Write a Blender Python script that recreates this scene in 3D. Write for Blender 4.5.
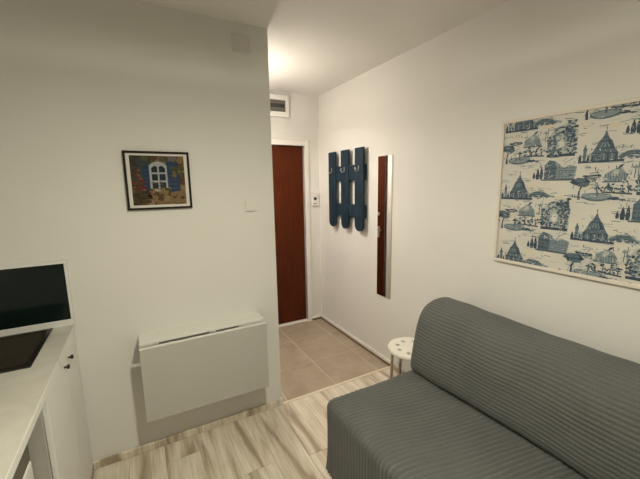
import bpy, bmesh, math, random
from mathutils import Vector, Matrix
import numpy as np

for o in list(bpy.data.objects):
    bpy.data.objects.remove(o, do_unlink=True)
scene = bpy.context.scene
COL = scene.collection

# ------------------------------------------------------------------ camera
def make_camera():
    yaw, pitch, roll, f = 0.4959, -0.1608, -0.0165, 336.54
    cy, sy, cp, sp = math.cos(yaw), math.sin(yaw), math.cos(pitch), math.sin(pitch)
    fw = Vector((sy * cp, cy * cp, sp)); r = Vector((cy, -sy, 0)); u = r.cross(fw)
    cr, sr = math.cos(roll), math.sin(roll)
    R, U = cr * r + sr * u, -sr * r + cr * u
    cam = bpy.data.cameras.new('camera')
    cam.sensor_fit = 'HORIZONTAL'; cam.sensor_width = 36.0; cam.lens = 36.0 * f / 640.0
    cam.clip_start = 0.02
    o = bpy.data.objects.new('camera', cam); COL.objects.link(o)
    m = Matrix.Identity(4)
    for i in range(3):
        m[i][0], m[i][1], m[i][2] = R[i], U[i], -fw[i]
    m[0][3], m[1][3], m[2][3] = -1.8805, -2.1753, 1.6249
    o.matrix_world = m
    scene.camera = o
make_camera()

# ------------------------------------------------------------------ world, exposure, lamp strengths
world = bpy.data.worlds.new('world'); scene.world = world; world.use_nodes = True
world.node_tree.nodes['Background'].inputs[0].default_value = (0.02, 0.022, 0.03, 1)   # night outside
world.node_tree.nodes['Background'].inputs[1].default_value = 0.5
vs = scene.view_settings
vs.view_transform = 'Standard'; vs.look = 'None'; vs.gamma = 1.0; vs.use_curve_mapping = False
vs.exposure = 0.0
ROOM_LAMP = dict(pos=(-1.47, -1.50), drop=0.40, strength=750.0, color=(1.0, 0.955, 0.77))
HALL_LAMP = dict(pos=(-0.975, 0.62), drop=0.40, strength=440.0, color=(1.0, 0.895, 0.79))

# ------------------------------------------------------------------ layout (metres)
H = 2.60                    # ceiling
XP = -1.055                 # free end of the partition
YD = 1.298                  # hall end wall
XL, YB = -2.84, -3.70       # left wall, wall behind the camera
XHL = -1.17                 # hall left wall
XC = -2.24                  # kitchen front

# ------------------------------------------------------------------ helpers
def new_obj(name, mesh, mats=(), parent=None):
    o = bpy.data.objects.new(name, mesh); COL.objects.link(o)
    for m in (mats if isinstance(mats, (list, tuple)) else [mats]):
        mesh.materials.append(m)
    if parent is not None:
        o.parent = parent
    return o

def bm_obj(name, bm, mat, parent=None, smooth=False):
    me = bpy.data.meshes.new(name)
    bmesh.ops.recalc_face_normals(bm, faces=bm.faces[:])
    bm.to_mesh(me); bm.free()
    if smooth:
        for p in me.polygons: p.use_smooth = True
    return new_obj(name, me, mat, parent)

def box_bm(lo, hi, bev=0.0, seg=2, bm=None):
    own = bm is None
    b = bmesh.new()
    bmesh.ops.create_cube(b, size=1.0)
    for v in b.verts:
        v.co = Vector([(lo[i] + hi[i]) / 2 + v.co[i] * (hi[i] - lo[i]) for i in range(3)])
    if bev > 0:
        bmesh.ops.bevel(b, geom=b.edges[:], offset=bev, segments=seg, affect='EDGES', profile=0.5)
    if own:
        return b
    me = bpy.data.meshes.new('t'); b.to_mesh(me); b.free(); bm.from_mesh(me); bpy.data.meshes.remove(me)
    return bm

def box(name, lo, hi, mat, parent=None, bev=0.0, seg=2):
    return bm_obj(name, box_bm(lo, hi, bev, seg), mat, parent)

def empty(name, loc, label=None, cat=None, group=None):
    o = bpy.data.objects.new(name, None); COL.objects.link(o)
    o.empty_display_size = 0.1; o.location = loc
    if label: tag(o, label, cat, group)
    return o

def tag(o, label, cat, group=None):
    o['label'] = label; o['category'] = cat
    if group: o['group'] = group
    return o

def struct(o, label=None):
    o['kind'] = 'structure'
    if label: o['label'] = label
    return o

def tube_bm(pts, rad, n=10, bm=None):
    """swept tube through pts; rad number or list"""
    bm = bm or bmesh.new()
    P = [Vector(p) for p in pts]
    rings = []
    prev = None
    for i, p in enumerate(P):
        t = (P[min(i + 1, len(P) - 1)] - P[max(i - 1, 0)]).normalized()
        if prev is None:
            a = Vector((0, 0, 1)) if abs(t.z) < 0.9 else Vector((1, 0, 0))
            nrm = t.cross(a).normalized()
        else:
            nrm = (prev - t * prev.dot(t)).normalized()
        prev = nrm
        b = t.cross(nrm)
        r = rad[i] if isinstance(rad, (list, tuple)) else rad
        rings.append([bm.verts.new(p + r * (math.cos(2 * math.pi * k / n) * nrm + math.sin(2 * math.pi * k / n) * b)) for k in range(n)])
    for a, b in zip(rings, rings[1:]):
        for k in range(n):
            bm.faces.new((a[k], a[(k + 1) % n], b[(k + 1) % n], b[k]))
    bm.faces.new(rings[0][::-1]); bm.faces.new(rings[-1])
    return bm

def lathe_bm(profile, axis_o, axis=(0, 0, 1), n=24, caps=True):
    """profile list of (radius, height along axis)"""
    bm = bmesh.new()
    ax = Vector(axis).normalized()
    a = Vector((1, 0, 0)) if abs(ax.x) < 0.9 else Vector((0, 1, 0))
    u = ax.cross(a).normalized(); v = ax.cross(u); o = Vector(axis_o)
    rings = []
    for r, h in profile:
        if r < 1e-6:
            rings.append([bm.verts.new(o + ax * h)])
        else:
            rings.append([bm.verts.new(o + ax * h + r * (math.cos(2 * math.pi * k / n) * u + math.sin(2 * math.pi * k / n) * v)) for k in range(n)])
    for A, B in zip(rings, rings[1:]):
        for k in range(n):
            q = []
            for w in (A[k % len(A)], A[(k + 1) % len(A)], B[(k + 1) % len(B)], B[k % len(B)]):
                if w not in q: q.append(w)
            if len(q) > 2: bm.faces.new(q)
    if caps and len(rings[0]) > 1: bm.faces.new(rings[0][::-1])
    if caps and len(rings[-1]) > 1: bm.faces.new(rings[-1])
    return bm

def curve_mesh(loops, extrude, bevel=0.0, name='shape'):
    """2-D outline (first loop) with holes, extruded about z=0; returns a mesh"""
    cu = bpy.data.curves.new(name, 'CURVE'); cu.dimensions = '2D'; cu.fill_mode = 'BOTH'
    cu.extrude = extrude; cu.bevel_depth = bevel; cu.bevel_resolution = 2 if bevel else 0
    for L in loops:
        s = cu.splines.new('POLY'); s.points.add(len(L) - 1); s.use_cyclic_u = True
        for p, q in zip(s.points, L): p.co = (q[0], q[1], 0, 1)
    o = bpy.data.objects.new(name, cu); COL.objects.link(o)
    dg = bpy.context.evaluated_depsgraph_get()
    me = bpy.data.meshes.new_from_object(o.evaluated_get(dg))
    bpy.data.objects.remove(o); bpy.data.curves.remove(cu)
    me.name = name
    return me

def circle(cx, cy, r, n=24):
    return [(cx + r * math.cos(2 * math.pi * k / n), cy + r * math.sin(2 * math.pi * k / n)) for k in range(n)]

# ------------------------------------------------------------------ materials
def mat(name, color, rough=0.5, metal=0.0, spec=0.5, **kw):
    m = bpy.data.materials.new(name); m.use_nodes = True
    b = m.node_tree.nodes['Principled BSDF']
    b.inputs['Base Color'].default_value = (*color, 1); b.inputs['Roughness'].default_value = rough
    b.inputs['Metallic'].default_value = metal; b.inputs['Specular IOR Level'].default_value = spec
    return m

def N(m, t, **props):
    n = m.node_tree.nodes.new(t)
    for k, v in props.items(): setattr(n, k, v)
    return n
def L(m, a, b): m.node_tree.links.new(a, b)
def bsdf(m): return m.node_tree.nodes['Principled BSDF']

def ramp(m, stops):
    r = N(m, 'ShaderNodeValToRGB')
    e = r.color_ramp.elements
    while len(e) < len(stops): e.new(0.5)
    for x, (p, c) in zip(e, stops):
        x.position = p; x.color = (*c, 1)
    return r

def noisy(name, c0, c1, scale, rough=0.5, detail=4, bump=0.0, bscale=None, stretch=None, spec=0.5, metal=0.0, objcoord=True, bdist=0.002):
    """two-tone noise colour with optional bump"""
    m = mat(name, c0, rough, metal, spec)
    tc = N(m, 'ShaderNodeTexCoord'); mp = N(m, 'ShaderNodeMapping')
    L(m, tc.outputs['Object'], mp.inputs['Vector'])
    if stretch: mp.inputs['Scale'].default_value = stretch
    nz = N(m, 'ShaderNodeTexNoise'); nz.inputs['Scale'].default_value = scale; nz.inputs['Detail'].default_value = detail
    L(m, mp.outputs['Vector'], nz.inputs['Vector'])
    r = ramp(m, [(0.3, c0), (0.7, c1)])
    L(m, nz.outputs['Fac'], r.inputs['Fac']); L(m, r.outputs['Color'], bsdf(m).inputs['Base Color'])
    if bump:
        n2 = N(m, 'ShaderNodeTexNoise'); n2.inputs['Scale'].default_value = bscale or scale; n2.inputs['Detail'].default_value = 4
        L(m, mp.outputs['Vector'], n2.inputs['Vector'])
        bp = N(m, 'ShaderNodeBump'); bp.inputs['Strength'].default_value = bump; bp.inputs['Distance'].default_value = bdist
        L(m, n2.outputs['Fac'], bp.inputs['Height']); L(m, bp.outputs['Normal'], bsdf(m).inputs['Normal'])
    return m

M = {}
M['wall'] = noisy('wall_paint', (0.73, 0.715, 0.675), (0.76, 0.745, 0.705), 1.6, 0.65, bump=0.12, bscale=60, spec=0.3)
M['ceiling'] = noisy('ceiling_paint', (0.74, 0.725, 0.68), (0.77, 0.75, 0.71), 2.0, 0.8, bump=0.08, bscale=70, spec=0.2)
M['white'] = noisy('white_lacquer', (0.74, 0.735, 0.70), (0.78, 0.775, 0.74), 3.0, 0.38)
M['laminate_white'] = noisy('white_table_laminate', (0.70, 0.70, 0.65), (0.72, 0.72, 0.67), 4.0, 0.35)
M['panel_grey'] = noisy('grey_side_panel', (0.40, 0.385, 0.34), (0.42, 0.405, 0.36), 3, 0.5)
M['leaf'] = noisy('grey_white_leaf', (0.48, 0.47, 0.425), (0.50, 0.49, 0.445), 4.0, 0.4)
M['frame_white'] = mat('white_door_frame', (0.80, 0.77, 0.71), 0.45)
M['appliance_shade'] = mat('appliance_painted_shade', (0.13, 0.115, 0.085), 0.5)
M['plastic'] = mat('white_plastic', (0.76, 0.745, 0.70), 0.4)
M['plastic_dull'] = mat('wall_painted_plastic', (0.67, 0.65, 0.61), 0.6)
M['dark_gap'] = mat('dark_seam', (0.06, 0.055, 0.045), 0.8)
M['hinge_shade'] = mat('grey_hinge_gap_shade', (0.16, 0.15, 0.13), 0.5, 0.3)
M['chrome'] = mat('brushed_metal', (0.62, 0.60, 0.56), 0.28, 1.0)
M['steel_leg'] = mat('metal_legs', (0.42, 0.36, 0.29), 0.35, 0.85)
M['knob'] = mat('dark_bronze_knob', (0.05, 0.045, 0.035), 0.3, 0.7)
M['black_glass'] = mat('black_glass', (0.0065, 0.0125, 0.0115), 0.10, 0.0, 0.22)
M['sink'] = noisy('dark_sink_composite', (0.019, 0.013, 0.007), (0.025, 0.018, 0.010), 30, 0.4, spec=0.3)
M['sink_rim'] = mat('black_sink_rim', (0.012, 0.011, 0.010), 0.3)
M['mirror'] = mat('mirror_glass', (0.80, 0.79, 0.77), 0.02, 1.0)
M['mirror_edge'] = mat('mirror_edge', (0.45, 0.43, 0.40), 0.3)
M['frame_dark'] = mat('dark_picture_frame', (0.014, 0.009, 0.007), 0.6, spec=0.2)
M['mount'] = mat('white_mount', (0.74, 0.71, 0.66), 0.7)
M['trim_gold'] = mat('cream_metal_strip', (0.80, 0.72, 0.56), 0.35, 0.25)
M['skirt_tile'] = noisy('brown_tile_skirting', (0.16, 0.115, 0.075), (0.20, 0.15, 0.10), 8, 0.5)
M['grout'] = mat('pale_grout', (0.66, 0.585, 0.48), 0.85)
M['navy'] = noisy('navy_painted_wood', (0.0065, 0.019, 0.032), (0.010, 0.029, 0.047), 7, 0.55, stretch=(3, 3, 0.6), bump=0.2, bscale=30, spec=0.3)
M['fuse_window'] = mat('smoked_window', (0.12, 0.113, 0.098), 0.3)
M['fuse_dark'] = mat('dark_breaker', (0.02, 0.02, 0.02), 0.4)
M['stool_white'] = mat('stool_white', (0.80, 0.77, 0.69), 0.35)
M['board_cream'] = noisy('toile_paper', (0.66, 0.625, 0.55), (0.60, 0.585, 0.54), 9, 0.55)
M['board_frame'] = mat('cream_board_frame', (0.72, 0.66, 0.58), 0.5)
M['lamp_body'] = mat('lamp_housing', (0.75, 0.74, 0.70), 0.5)

def emissive(name, color, strength):
    m = bpy.data.materials.new(name); m.use_nodes = True
    nt = m.node_tree; nt.nodes.remove(nt.nodes['Principled BSDF'])
    e = nt.nodes.new('ShaderNodeEmission'); e.inputs[0].default_value = (*color, 1); e.inputs[1].default_value = strength
    nt.links.new(e.outputs[0], nt.nodes['Material Output'].inputs[0])
    return m

# whitewashed oak planks (grain along local y, different on every plank)
def plank_mat():
    m = mat('whitewashed_oak_laminate', (0.5, 0.45, 0.38), 0.42, spec=0.4)
    tc = N(m, 'ShaderNodeTexCoord'); oi = N(m, 'ShaderNodeObjectInfo')
    mul = N(m, 'ShaderNodeMath', operation='MULTIPLY'); mul.inputs[1].default_value = 37.0
    L(m, oi.outputs['Random'], mul.inputs[0])
    comb = N(m, 'ShaderNodeCombineXYZ')
    for i in range(3): L(m, mul.outputs[0], comb.inputs[i])
    add = N(m, 'ShaderNodeVectorMath', operation='ADD')
    L(m, tc.outputs['Object'], add.inputs[0]); L(m, comb.outputs[0], add.inputs[1])
    def nz(sx, sy, sc, det, dist):
        mp = N(m, 'ShaderNodeMapping'); mp.inputs['Scale'].default_value = (sx, sy, 1)
        L(m, add.outputs[0], mp.inputs['Vector'])
        n = N(m, 'ShaderNodeTexNoise'); n.inputs['Scale'].default_value = sc; n.inputs['Detail'].default_value = det
        n.inputs['Distortion'].default_value = dist
        L(m, mp.outputs[0], n.inputs['Vector']); return n
    broad = nz(3.4, 0.42, 4.0, 3, 0.5)
    fine = nz(13, 0.5, 9, 4, 0.2)
    r1 = ramp(m, [(0.34, (0.38, 0.295, 0.215)), (0.47, (0.66, 0.575, 0.465)), (0.62, (0.78, 0.71, 0.605))])
    L(m, broad.outputs['Fac'], r1.inputs['Fac'])
    r2 = ramp(m, [(0.34, (0.78, 0.75, 0.70)), (0.58, (1, 1, 1))])
    L(m, fine.outputs['Fac'], r2.inputs['Fac'])
    mx = N(m, 'ShaderNodeMix', data_type='RGBA', blend_type='MULTIPLY'); mx.inputs['Factor'].default_value = 0.8
    L(m, r1.outputs[0], mx.inputs['A']); L(m, r2.outputs[0], mx.inputs['B'])
    L(m, mx.outputs['Result'], bsdf(m).inputs['Base Color'])
    bp = N(m, 'ShaderNodeBump'); bp.inputs['Strength'].default_value = 0.15; bp.inputs['Distance'].default_value = 0.001
    L(m, fine.outputs['Fac'], bp.inputs['Height']); L(m, bp.outputs[0], bsdf(m).inputs['Normal'])
    return m
M['plank'] = plank_mat()

def tile_mat():
    m = mat('taupe_floor_tile', (0.3, 0.24, 0.18), 0.45, spec=0.4)
    tc = N(m, 'ShaderNodeTexCoord'); oi = N(m, 'ShaderNodeObjectInfo')
    mul = N(m, 'ShaderNodeMath', operation='MULTIPLY'); mul.inputs[1].default_value = 19.0
    L(m, oi.outputs['Random'], mul.inputs[0])
    add = N(m, 'ShaderNodeVectorMath', operation='ADD')
    L(m, tc.outputs['Object'], add.inputs[0]); L(m, mul.outputs[0], add.inputs[1])
    n = N(m, 'ShaderNodeTexNoise'); n.inputs['Scale'].default_value = 5.0; n.inputs['Detail'].default_value = 6
    n.inputs['Roughness'].default_value = 0.65
    L(m, add.outputs[0], n.inputs['Vector'])
    r = ramp(m, [(0.30, (0.325, 0.255, 0.185)), (0.55, (0.400, 0.322, 0.242)), (0.75, (0.46, 0.38, 0.29))])
    L(m, n.outputs['Fac'], r.inputs['Fac']); L(m, r.outputs[0], bsdf(m).inputs['Base Color'])
    return m
M['tile'] = tile_mat()

def door_mat():
    m = mat('red_brown_wood', (0.1, 0.03, 0.015), 0.5, spec=0.12)
    tc = N(m, 'ShaderNodeTexCoord'); mp = N(m, 'ShaderNodeMapping'); mp.inputs['Scale'].default_value = (14, 14, 1.1)
    L(m, tc.outputs['Object'], mp.inputs['Vector'])
    n = N(m, 'ShaderNodeTexNoise'); n.inputs['Scale'].default_value = 4; n.inputs['Detail'].default_value = 6; n.inputs['Distortion'].default_value = 1.0
    L(m, mp.outputs[0], n.inputs['Vector'])
    r = ramp(m, [(0.3, (0.058, 0.0115, 0.0030)), (0.7, (0.098, 0.021, 0.0055))])
    L(m, n.outputs['Fac'], r.inputs['Fac']); L(m, r.outputs[0], bsdf(m).inputs['Base Color'])
    return m
M['door'] = door_mat()

def worktop_mat():
    m = mat('pale_speckled_worktop', (0.62, 0.6, 0.53), 0.38)
    tc = N(m, 'ShaderNodeTexCoord')
    n = N(m, 'ShaderNodeTexNoise'); n.inputs['Scale'].default_value = 6; n.inputs['Detail'].default_value = 8; n.inputs['Distortion'].default_value = 1.2
    L(m, tc.outputs['Object'], n.inputs['Vector'])
    r = ramp(m, [(0.30, (0.50, 0.48, 0.42)), (0.5, (0.555, 0.535, 0.475)), (0.7, (0.60, 0.58, 0.52))])
    L(m, n.outputs['Fac'], r.inputs['Fac']); L(m, r.outputs[0], bsdf(m).inputs['Base Color'])
    return m
M['worktop'] = worktop_mat()

def fabric_mat():
    m = mat('grey_ribbed_fabric', (0.1, 0.1, 0.095), 0.9, spec=0.15)
    bsdf(m).inputs['Sheen Weight'].default_value = 0.15
    bsdf(m).inputs['Sheen Roughness'].default_value = 0.5
    tc = N(m, 'ShaderNodeTexCoord')
    n = N(m, 'ShaderNodeTexNoise'); n.inputs['Scale'].default_value = 4; n.inputs['Detail'].default_value = 3
    L(m, tc.outputs['Object'], n.inputs['Vector'])
    r = ramp(m, [(0.3, (0.098, 0.102, 0.097)), (0.7, (0.122, 0.124, 0.117))])
    n2 = N(m, 'ShaderNodeTexNoise'); n2.inputs['Scale'].default_value = 420; n2.inputs['Detail'].default_value = 2
    L(m, tc.outputs['Object'], n2.inputs['Vector'])
    r2 = ramp(m, [(0.35, (0.72, 0.72, 0.72)), (0.65, (1.15, 1.15, 1.15))])
    L(m, n.outputs['Fac'], r.inputs['Fac']); L(m, n2.outputs['Fac'], r2.inputs['Fac'])
    mx = N(m, 'ShaderNodeMix', data_type='RGBA', blend_type='MULTIPLY'); mx.inputs['Factor'].default_value = 1
    L(m, r.outputs[0], mx.inputs['A']); L(m, r2.outputs[0], mx.inputs['B'])
    L(m, mx.outputs['Result'], bsdf(m).inputs['Base Color'])
    return m
M['fabric'] = fabric_mat()

# ================================================================== STRUCTURE
T = 0.12
struct(box('wall_right', (0, YB - T, -0.02), (T, YD + T, H + 0.05), M['wall']), 'white wall behind the sofa')
struct(box('wall_left', (XL - T, YB - T, -0.02), (XL, 0.10, H + 0.05), M['wall']), 'white wall behind the kitchen counter')
struct(box('wall_rear', (XL, YB - T, -0.02), (0, YB, H + 0.05), M['wall']), 'white wall facing the partition')
struct(box('wall_partition', (XL, 0, -0.02), (XP, 0.10, H + 0.02), M['wall'], bev=0.004), 'white partition wall with the folding table')
struct(box('wall_hall_left', (XHL - T, 0.10, -0.02), (XHL, YD + T, H + 0.05), M['wall']), 'white side wall of the hall')
struct(box('ceiling', (XL - T, YB - T, H), (T, YD + T, H + 0.1), M['ceiling']), 'white ceiling over room and hall')

# hall end wall with the door opening (x -1.02 .. -0.205, z 0 .. 2.055)
DX0, DX1, DZ = -1.015, -0.186, 2.055
bm = bmesh.new()
box_bm((XHL, YD, -0.02), (DX0, YD + T, H), bm=bm)
box_bm((DX1, YD, -0.02), (0, YD + T, H), bm=bm)
box_bm((DX0, YD, DZ), (DX1, YD + T, H), bm=bm)
struct(bm_obj('wall_hall_end', bm, M['wall']), 'white wall around the entrance door')

# --- floor of the room: one sub-floor with planks
floor = struct(box('floor', (XL - T, YB - T, -0.06), (T, 0.0, -0.012), M['dark_gap']), 'whitewashed oak plank floor')
PW, PL = 0.192, 1.285
random.seed(4)
def plank_mesh(w, l):
    me = bpy.data.meshes.new('plank')
    b = box_bm((0, 0, -0.012), (w - 0.0012, l - 0.0012, 0.0), 0.0008, 1)
    b.to_mesh(me); b.free(); me.materials.append(M['plank']); return me
full = plank_mesh(PW, PL)
x = -1.094 - PW * 9.0 - 0.0
i = 0
xs = []
while x < 0:
    if x + PW > XL: xs.append(x)
    x += PW
offs = [0.0, 0.52, 0.93, 0.30, 0.74, 0.15, 1.08, 0.46]
for i, x in enumerate(xs):
    x0, x1 = max(x, XL), min(x + PW, 0)
    y = -0.02 - offs[i % len(offs)]
    segs = []
    top = -0.004
    while top > YB:
        bot = max(y, YB) if y < top - 0.02 else max(top - PL, YB)
        segs.append((bot, top)); top = bot; y = bot - PL
    for (b0, t0) in segs:
        w, l = x1 - x0, t0 - b0
        me = full if abs(w - PW) < 1e-4 and abs(l - PL) < 1e-4 else plank_mesh(w, l)
        o = bpy.data.objects.new('plank', me); COL.objects.link(o); o.parent = floor
        o.location = (x0, b0, 0)

# --- hall floor: grout bed with tiles
hall = struct(box('floor_hall', (XHL, 0.0, -0.06), (0, YD + 0.10, -0.0025), M['grout']), 'taupe tiled hall floor')
G = 0.0065
gx = [XHL, -1.0, -0.565, -0.13, 0.0]
gy = [0.008, 0.437, 0.912, YD + 0.005]
for a, b in zip(gx, gx[1:]):
    for c, d in zip(gy, gy[1:]):
        me = bpy.data.meshes.new('tile')
        bb = box_bm((0, 0, -0.01), (b - a - G, d - c - G, 0.0), 0.0015, 1)
        bb.to_mesh(me); bb.free(); me.materials.append(M['tile'])
        o = bpy.data.objects.new('tile', me); COL.objects.link(o); o.parent = hall
        o.location = (a + G / 2, c + G / 2, 0.0)

# --- trims and skirtings
struct(box('trim_1', (XP + 0.012, -0.014, 0.0), (0, 0.010, 0.005), M['trim_gold'], bev=0.002), 'pale metal strip between tiles and planks')
struct(box('baseboard_partition', (XC + 0.0, -0.016, 0.0), (XP + 0.002, 0.0, 0.048), M['plank'], bev=0.005), 'oak skirting along the partition')
tr = box('trim_2', (XP - 0.022, -0.019, 0.0), (XP + 0.004, -0.0, 0.056), M['plastic'], bev=0.004)
struct(tr, 'white plastic end cap of the skirting')
sk = box('baseboard_hall_right', (-0.010, 0.0, 0.0), (0, YD, 0.026), M['skirt_tile'])
struct(sk, 'brown tile skirting with white top along the hall wall')
box('white_cap', (-0.014, 0.0, 0.026), (0, YD, 0.055), M['frame_white'], sk, 0.003)
sk = box('baseboard_hall_end', (DX1 + 0.06, YD - 0.010, 0.0), (-0.014, YD, 0.022), M['skirt_tile'])
struct(sk, 'brown tile skirting with white top beside the entrance door')
box('white_cap', (DX1 + 0.06, YD - 0.014, 0.022), (-0.014, YD, 0.05), M['frame_white'], sk, 0.003)
struct(box('baseboard_right', (-0.016, YB, 0.0), (0, -0.016, 0.048), M['plank'], bev=0.005), 'oak skirting behind the sofa')

# --- entrance door
door = empty('door_1', ((DX0 + DX1) / 2, YD, 0)); struct(door, 'red-brown wooden entrance door in a white frame')
def dpart(name, lo, hi, m, bev=0.0, par=door):
    o = box(name, lo, hi, m, None, bev)
    return setpar(o, par)
def setpar(o, par):
    """parent a mesh built in world coordinates"""
    o.parent = par
    tot = Vector((0, 0, 0)); q = par
    while q is not None:
        tot += Vector(q.location); q = q.parent
    o.data.transform(Matrix.Translation(-tot))
    return o
leaf = dpart('door_leaf', (DX0 + 0.004, YD + 0.030, 0.025), (DX1 - 0.004, YD + 0.072, DZ - 0.004), M['door'], 0.003)
dpart('threshold', (DX0, YD + 0.0, 0.0), (DX1, YD + 0.09, 0.022), M['frame_white'], 0.004)
# casing
dpart('casing', (DX1, YD - 0.018, 0.0), (DX1 + 0.05, YD + 0.03, DZ + 0.06), M['frame_white'], 0.004)
dpart('casing', (DX0 - 0.06, YD - 0.018, 0.0), (DX0, YD + 0.03, DZ + 0.06), M['frame_white'], 0.004)
dpart('casing', (DX0, YD - 0.018, DZ), (DX1, YD + 0.03, DZ + 0.06), M['frame_white'], 0.004)
dpart('drip_ledge', (DX0 - 0.07, YD - 0.028, DZ + 0.06), (DX1 + 0.07, YD, DZ + 0.075), M['frame_white'], 0.003)
# lever and lock near the far edge
hx = DX0 + 0.115
pl = dpart('handle_plate', (hx - 0.022, YD + 0.022, 0.93), (hx + 0.022, YD + 0.031, 1.075), M['chrome'], 0.003)
bm = tube_bm([(hx, YD + 0.024, 1.03), (hx, YD - 0.022, 1.03), (hx + 0.02, YD - 0.028, 1.03), (hx + 0.12, YD - 0.028, 1.028)], [0.010, 0.010, 0.010, 0.008], 10)
o = bm_obj('lever', bm, M['chrome'], None, True); setpar(o, pl)
o = bm_obj('lock_knob', lathe_bm([(0.026, 0), (0.026, 0.008), (0.016, 0.010), (0.016, 0.022), (0.0, 0.024)], (hx, YD + 0.031, 1.24), (0, -1, 0)), M['chrome'], None, True)
setpar(o, door)

# ================================================================== LAMPS (out of sight, they light the place)
def ceiling_light(name, d, kind, label):
    x, y = d['pos']; dz = -d['drop']
    e = empty(name, (x, y, H), label, 'lamp')
    em = emissive(name + '_glow', d['color'], d['strength'])
    if kind == 'shade':
        bm_obj('canopy', lathe_bm([(0.0, 0.0), (0.05, 0.0), (0.05, -0.018), (0.012, -0.03), (0.0, -0.03)], (0, 0, 0)), M['lamp_body'], e)
        bm_obj('cord', tube_bm([(0, 0, -0.025), (0, 0, dz + 0.06)], 0.004, 8), M['lamp_body'], e)
        bm_obj('shade', lathe_bm([(0.0, 0.075), (0.03, 0.075), (0.10, 0.045), (0.125, 0.012), (0.121, 0.012), (0.095, 0.039), (0.03, 0.067), (0.0, 0.067)], (0, 0, dz)), M['lamp_body'], e, True)
        bm_obj('diffuser', lathe_bm([(0.0, 0.004), (0.060, 0.004), (0.060, 0.0), (0.045, -0.004), (0.025, -0.006), (0.0, -0.007)], (0, 0, dz), n=20), em, e)
    else:
        glass = emissive(name + '_glass', d['color'], d['strength'] * 0.17)     # dimly glowing opal glass
        bm_obj('canopy', lathe_bm([(0.0, 0.0), (0.04, 0.0), (0.04, -0.018), (0.012, -0.03), (0.0, -0.03)], (0, 0, 0)), M['lamp_body'], e)
        bm_obj('cord', tube_bm([(0, 0, -0.025), (0, 0, dz + 0.08)], 0.004, 8), M['lamp_body'], e)
        bm_obj('glass_shade', lathe_bm([(0.0, 0.080), (0.034, 0.080), (0.047, 0.045), (0.060, 0.0), (0.0, 0.001)], (0, 0, dz), n=20), glass, e)
        bm_obj('diffuser', lathe_bm([(0.0, 0.0), (0.0595, -0.0005), (0.0595, -0.0015), (0.0, -0.002)], (0, 0, dz), n=20), em, e)
ceiling_light('pendant_lamp', ROOM_LAMP, 'shade', 'pendant lamp with a dish shade over the middle of the room')
ceiling_light('pendant_lamp', HALL_LAMP, 'glass', 'opal glass pendant lamp in the hall behind the partition')

# ================================================================== SOFA
SY1, SY0 = -0.68, -2.12         # left end (by the stool), right end
sofa = empty('sofa_bed', (-0.55, (SY0 + SY1) / 2, 0), 'grey ribbed fabric sofa bed against the right wall', 'sofa')
def grid_mesh(name, faces_pts, matl, parent):
    """faces_pts: list of (nu,nv,array[nu,nv,3]) patches welded together"""
    bm = bmesh.new()
    for A in faces_pts:
        nu, nv = A.shape[:2]
        vs = [[bm.verts.new(A[i, j]) for j in range(nv)] for i in range(nu)]
        for i in range(nu - 1):
            for j in range(nv - 1):
                bm.faces.new((vs[i][j], vs[i + 1][j], vs[i + 1][j + 1], vs[i][j + 1]))
    bmesh.ops.remove_doubles(bm, verts=bm.verts[:], dist=0.0004)
    o = bm_obj(name, bm, matl, None, True)
    return setpar(o, parent)

def rib(ph):
    """rounded rib with a narrow valley, 0..1"""
    return np.abs(np.cos(np.pi * ph)) ** 0.9

# seat: rounded box with ribs running front to back and down the skirt
lo = np.array([-1.048, SY0, 0.004]); hi = np.array([-0.36, SY1 + 0.006, 0.437]); rad = 0.036
def seat_patch(P):
    flat = P.reshape(-1, 3)
    ilo, ihi = lo + rad, hi - rad
    ilo[2] = -1.0                               # open at the floor
    c = np.clip(flat, ilo, ihi)
    d = flat - c
    n = d / np.maximum(np.linalg.norm(d, axis=1, keepdims=True), 1e-9)
    q = c + n * rad
    x, y, z = flat[:, 0], flat[:, 1], flat[:, 2]
    k = -0.17
    # phase bends back to straight ribs near the front edge
    bend = np.clip((x + 1.05) / 0.25, 0, 1); bend = bend * bend * (3 - 2 * bend)
    ph = (y - k * (x + 1.0) * (0.25 + 0.75 * bend)) / 0.0245 + 0.25 * np.sin(x * 9 + y * 5) + 0.15 * np.sin(y * 17)
    endm = np.clip((hi[1] - 0.0 - np.abs(y - 0)) * 0 + 1, 0, 1)
    amp = 0.0085 * (0.8 + 0.3 * np.sin(x * 13 + y * 7))
    side = np.abs(n[:, 1])                      # end faces: ribs run down as well
    ph2 = x / 0.0245
    r = rib(ph) * (1 - side) + rib(ph2) * side
    wr = 0.004 * np.sin(x * 6.1 + 1.3) * np.sin(y * 5.3 + 0.4) + 0.0015 * np.sin(x * 31 + y * 11) * np.sin(y * 23 - x * 9)
    q = q + n * (amp * r + wr)[:, None]
    # skirt flares slightly towards the floor, top sags softly in the middle
    t = np.clip((0.38 - q[:, 2]) / 0.38, 0, 1)
    q[:, 0] -= np.where(n[:, 0] < -0.5, -0.004 * t + 0.006 * t * np.sin(y * 28) + 0.014 * t ** 5, 0)
    q[:, 1] += np.where(n[:, 1] > 0.5, 0.008 * t + 0.006 * t ** 5, 0)
    q[:, 2] -= np.where(n[:, 2] > 0.7, 0.010 * np.exp(-((x + 0.72) / 0.18) ** 2) * (0.5 + 0.5 * np.sin(y * 4 + 1)), 0)
    q[:, 2] = np.maximum(q[:, 2], 0.004)
    return q.reshape(P.shape)
ys = np.linspace(SY0, SY1, 391)
def around(a, b, r, n_in):
    """samples with extra density in both rounded ends"""
    return np.unique(np.concatenate([np.linspace(a, a + r, 7), np.linspace(a + r, b - r, n_in), np.linspace(b - r, b, 7)]))
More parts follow.
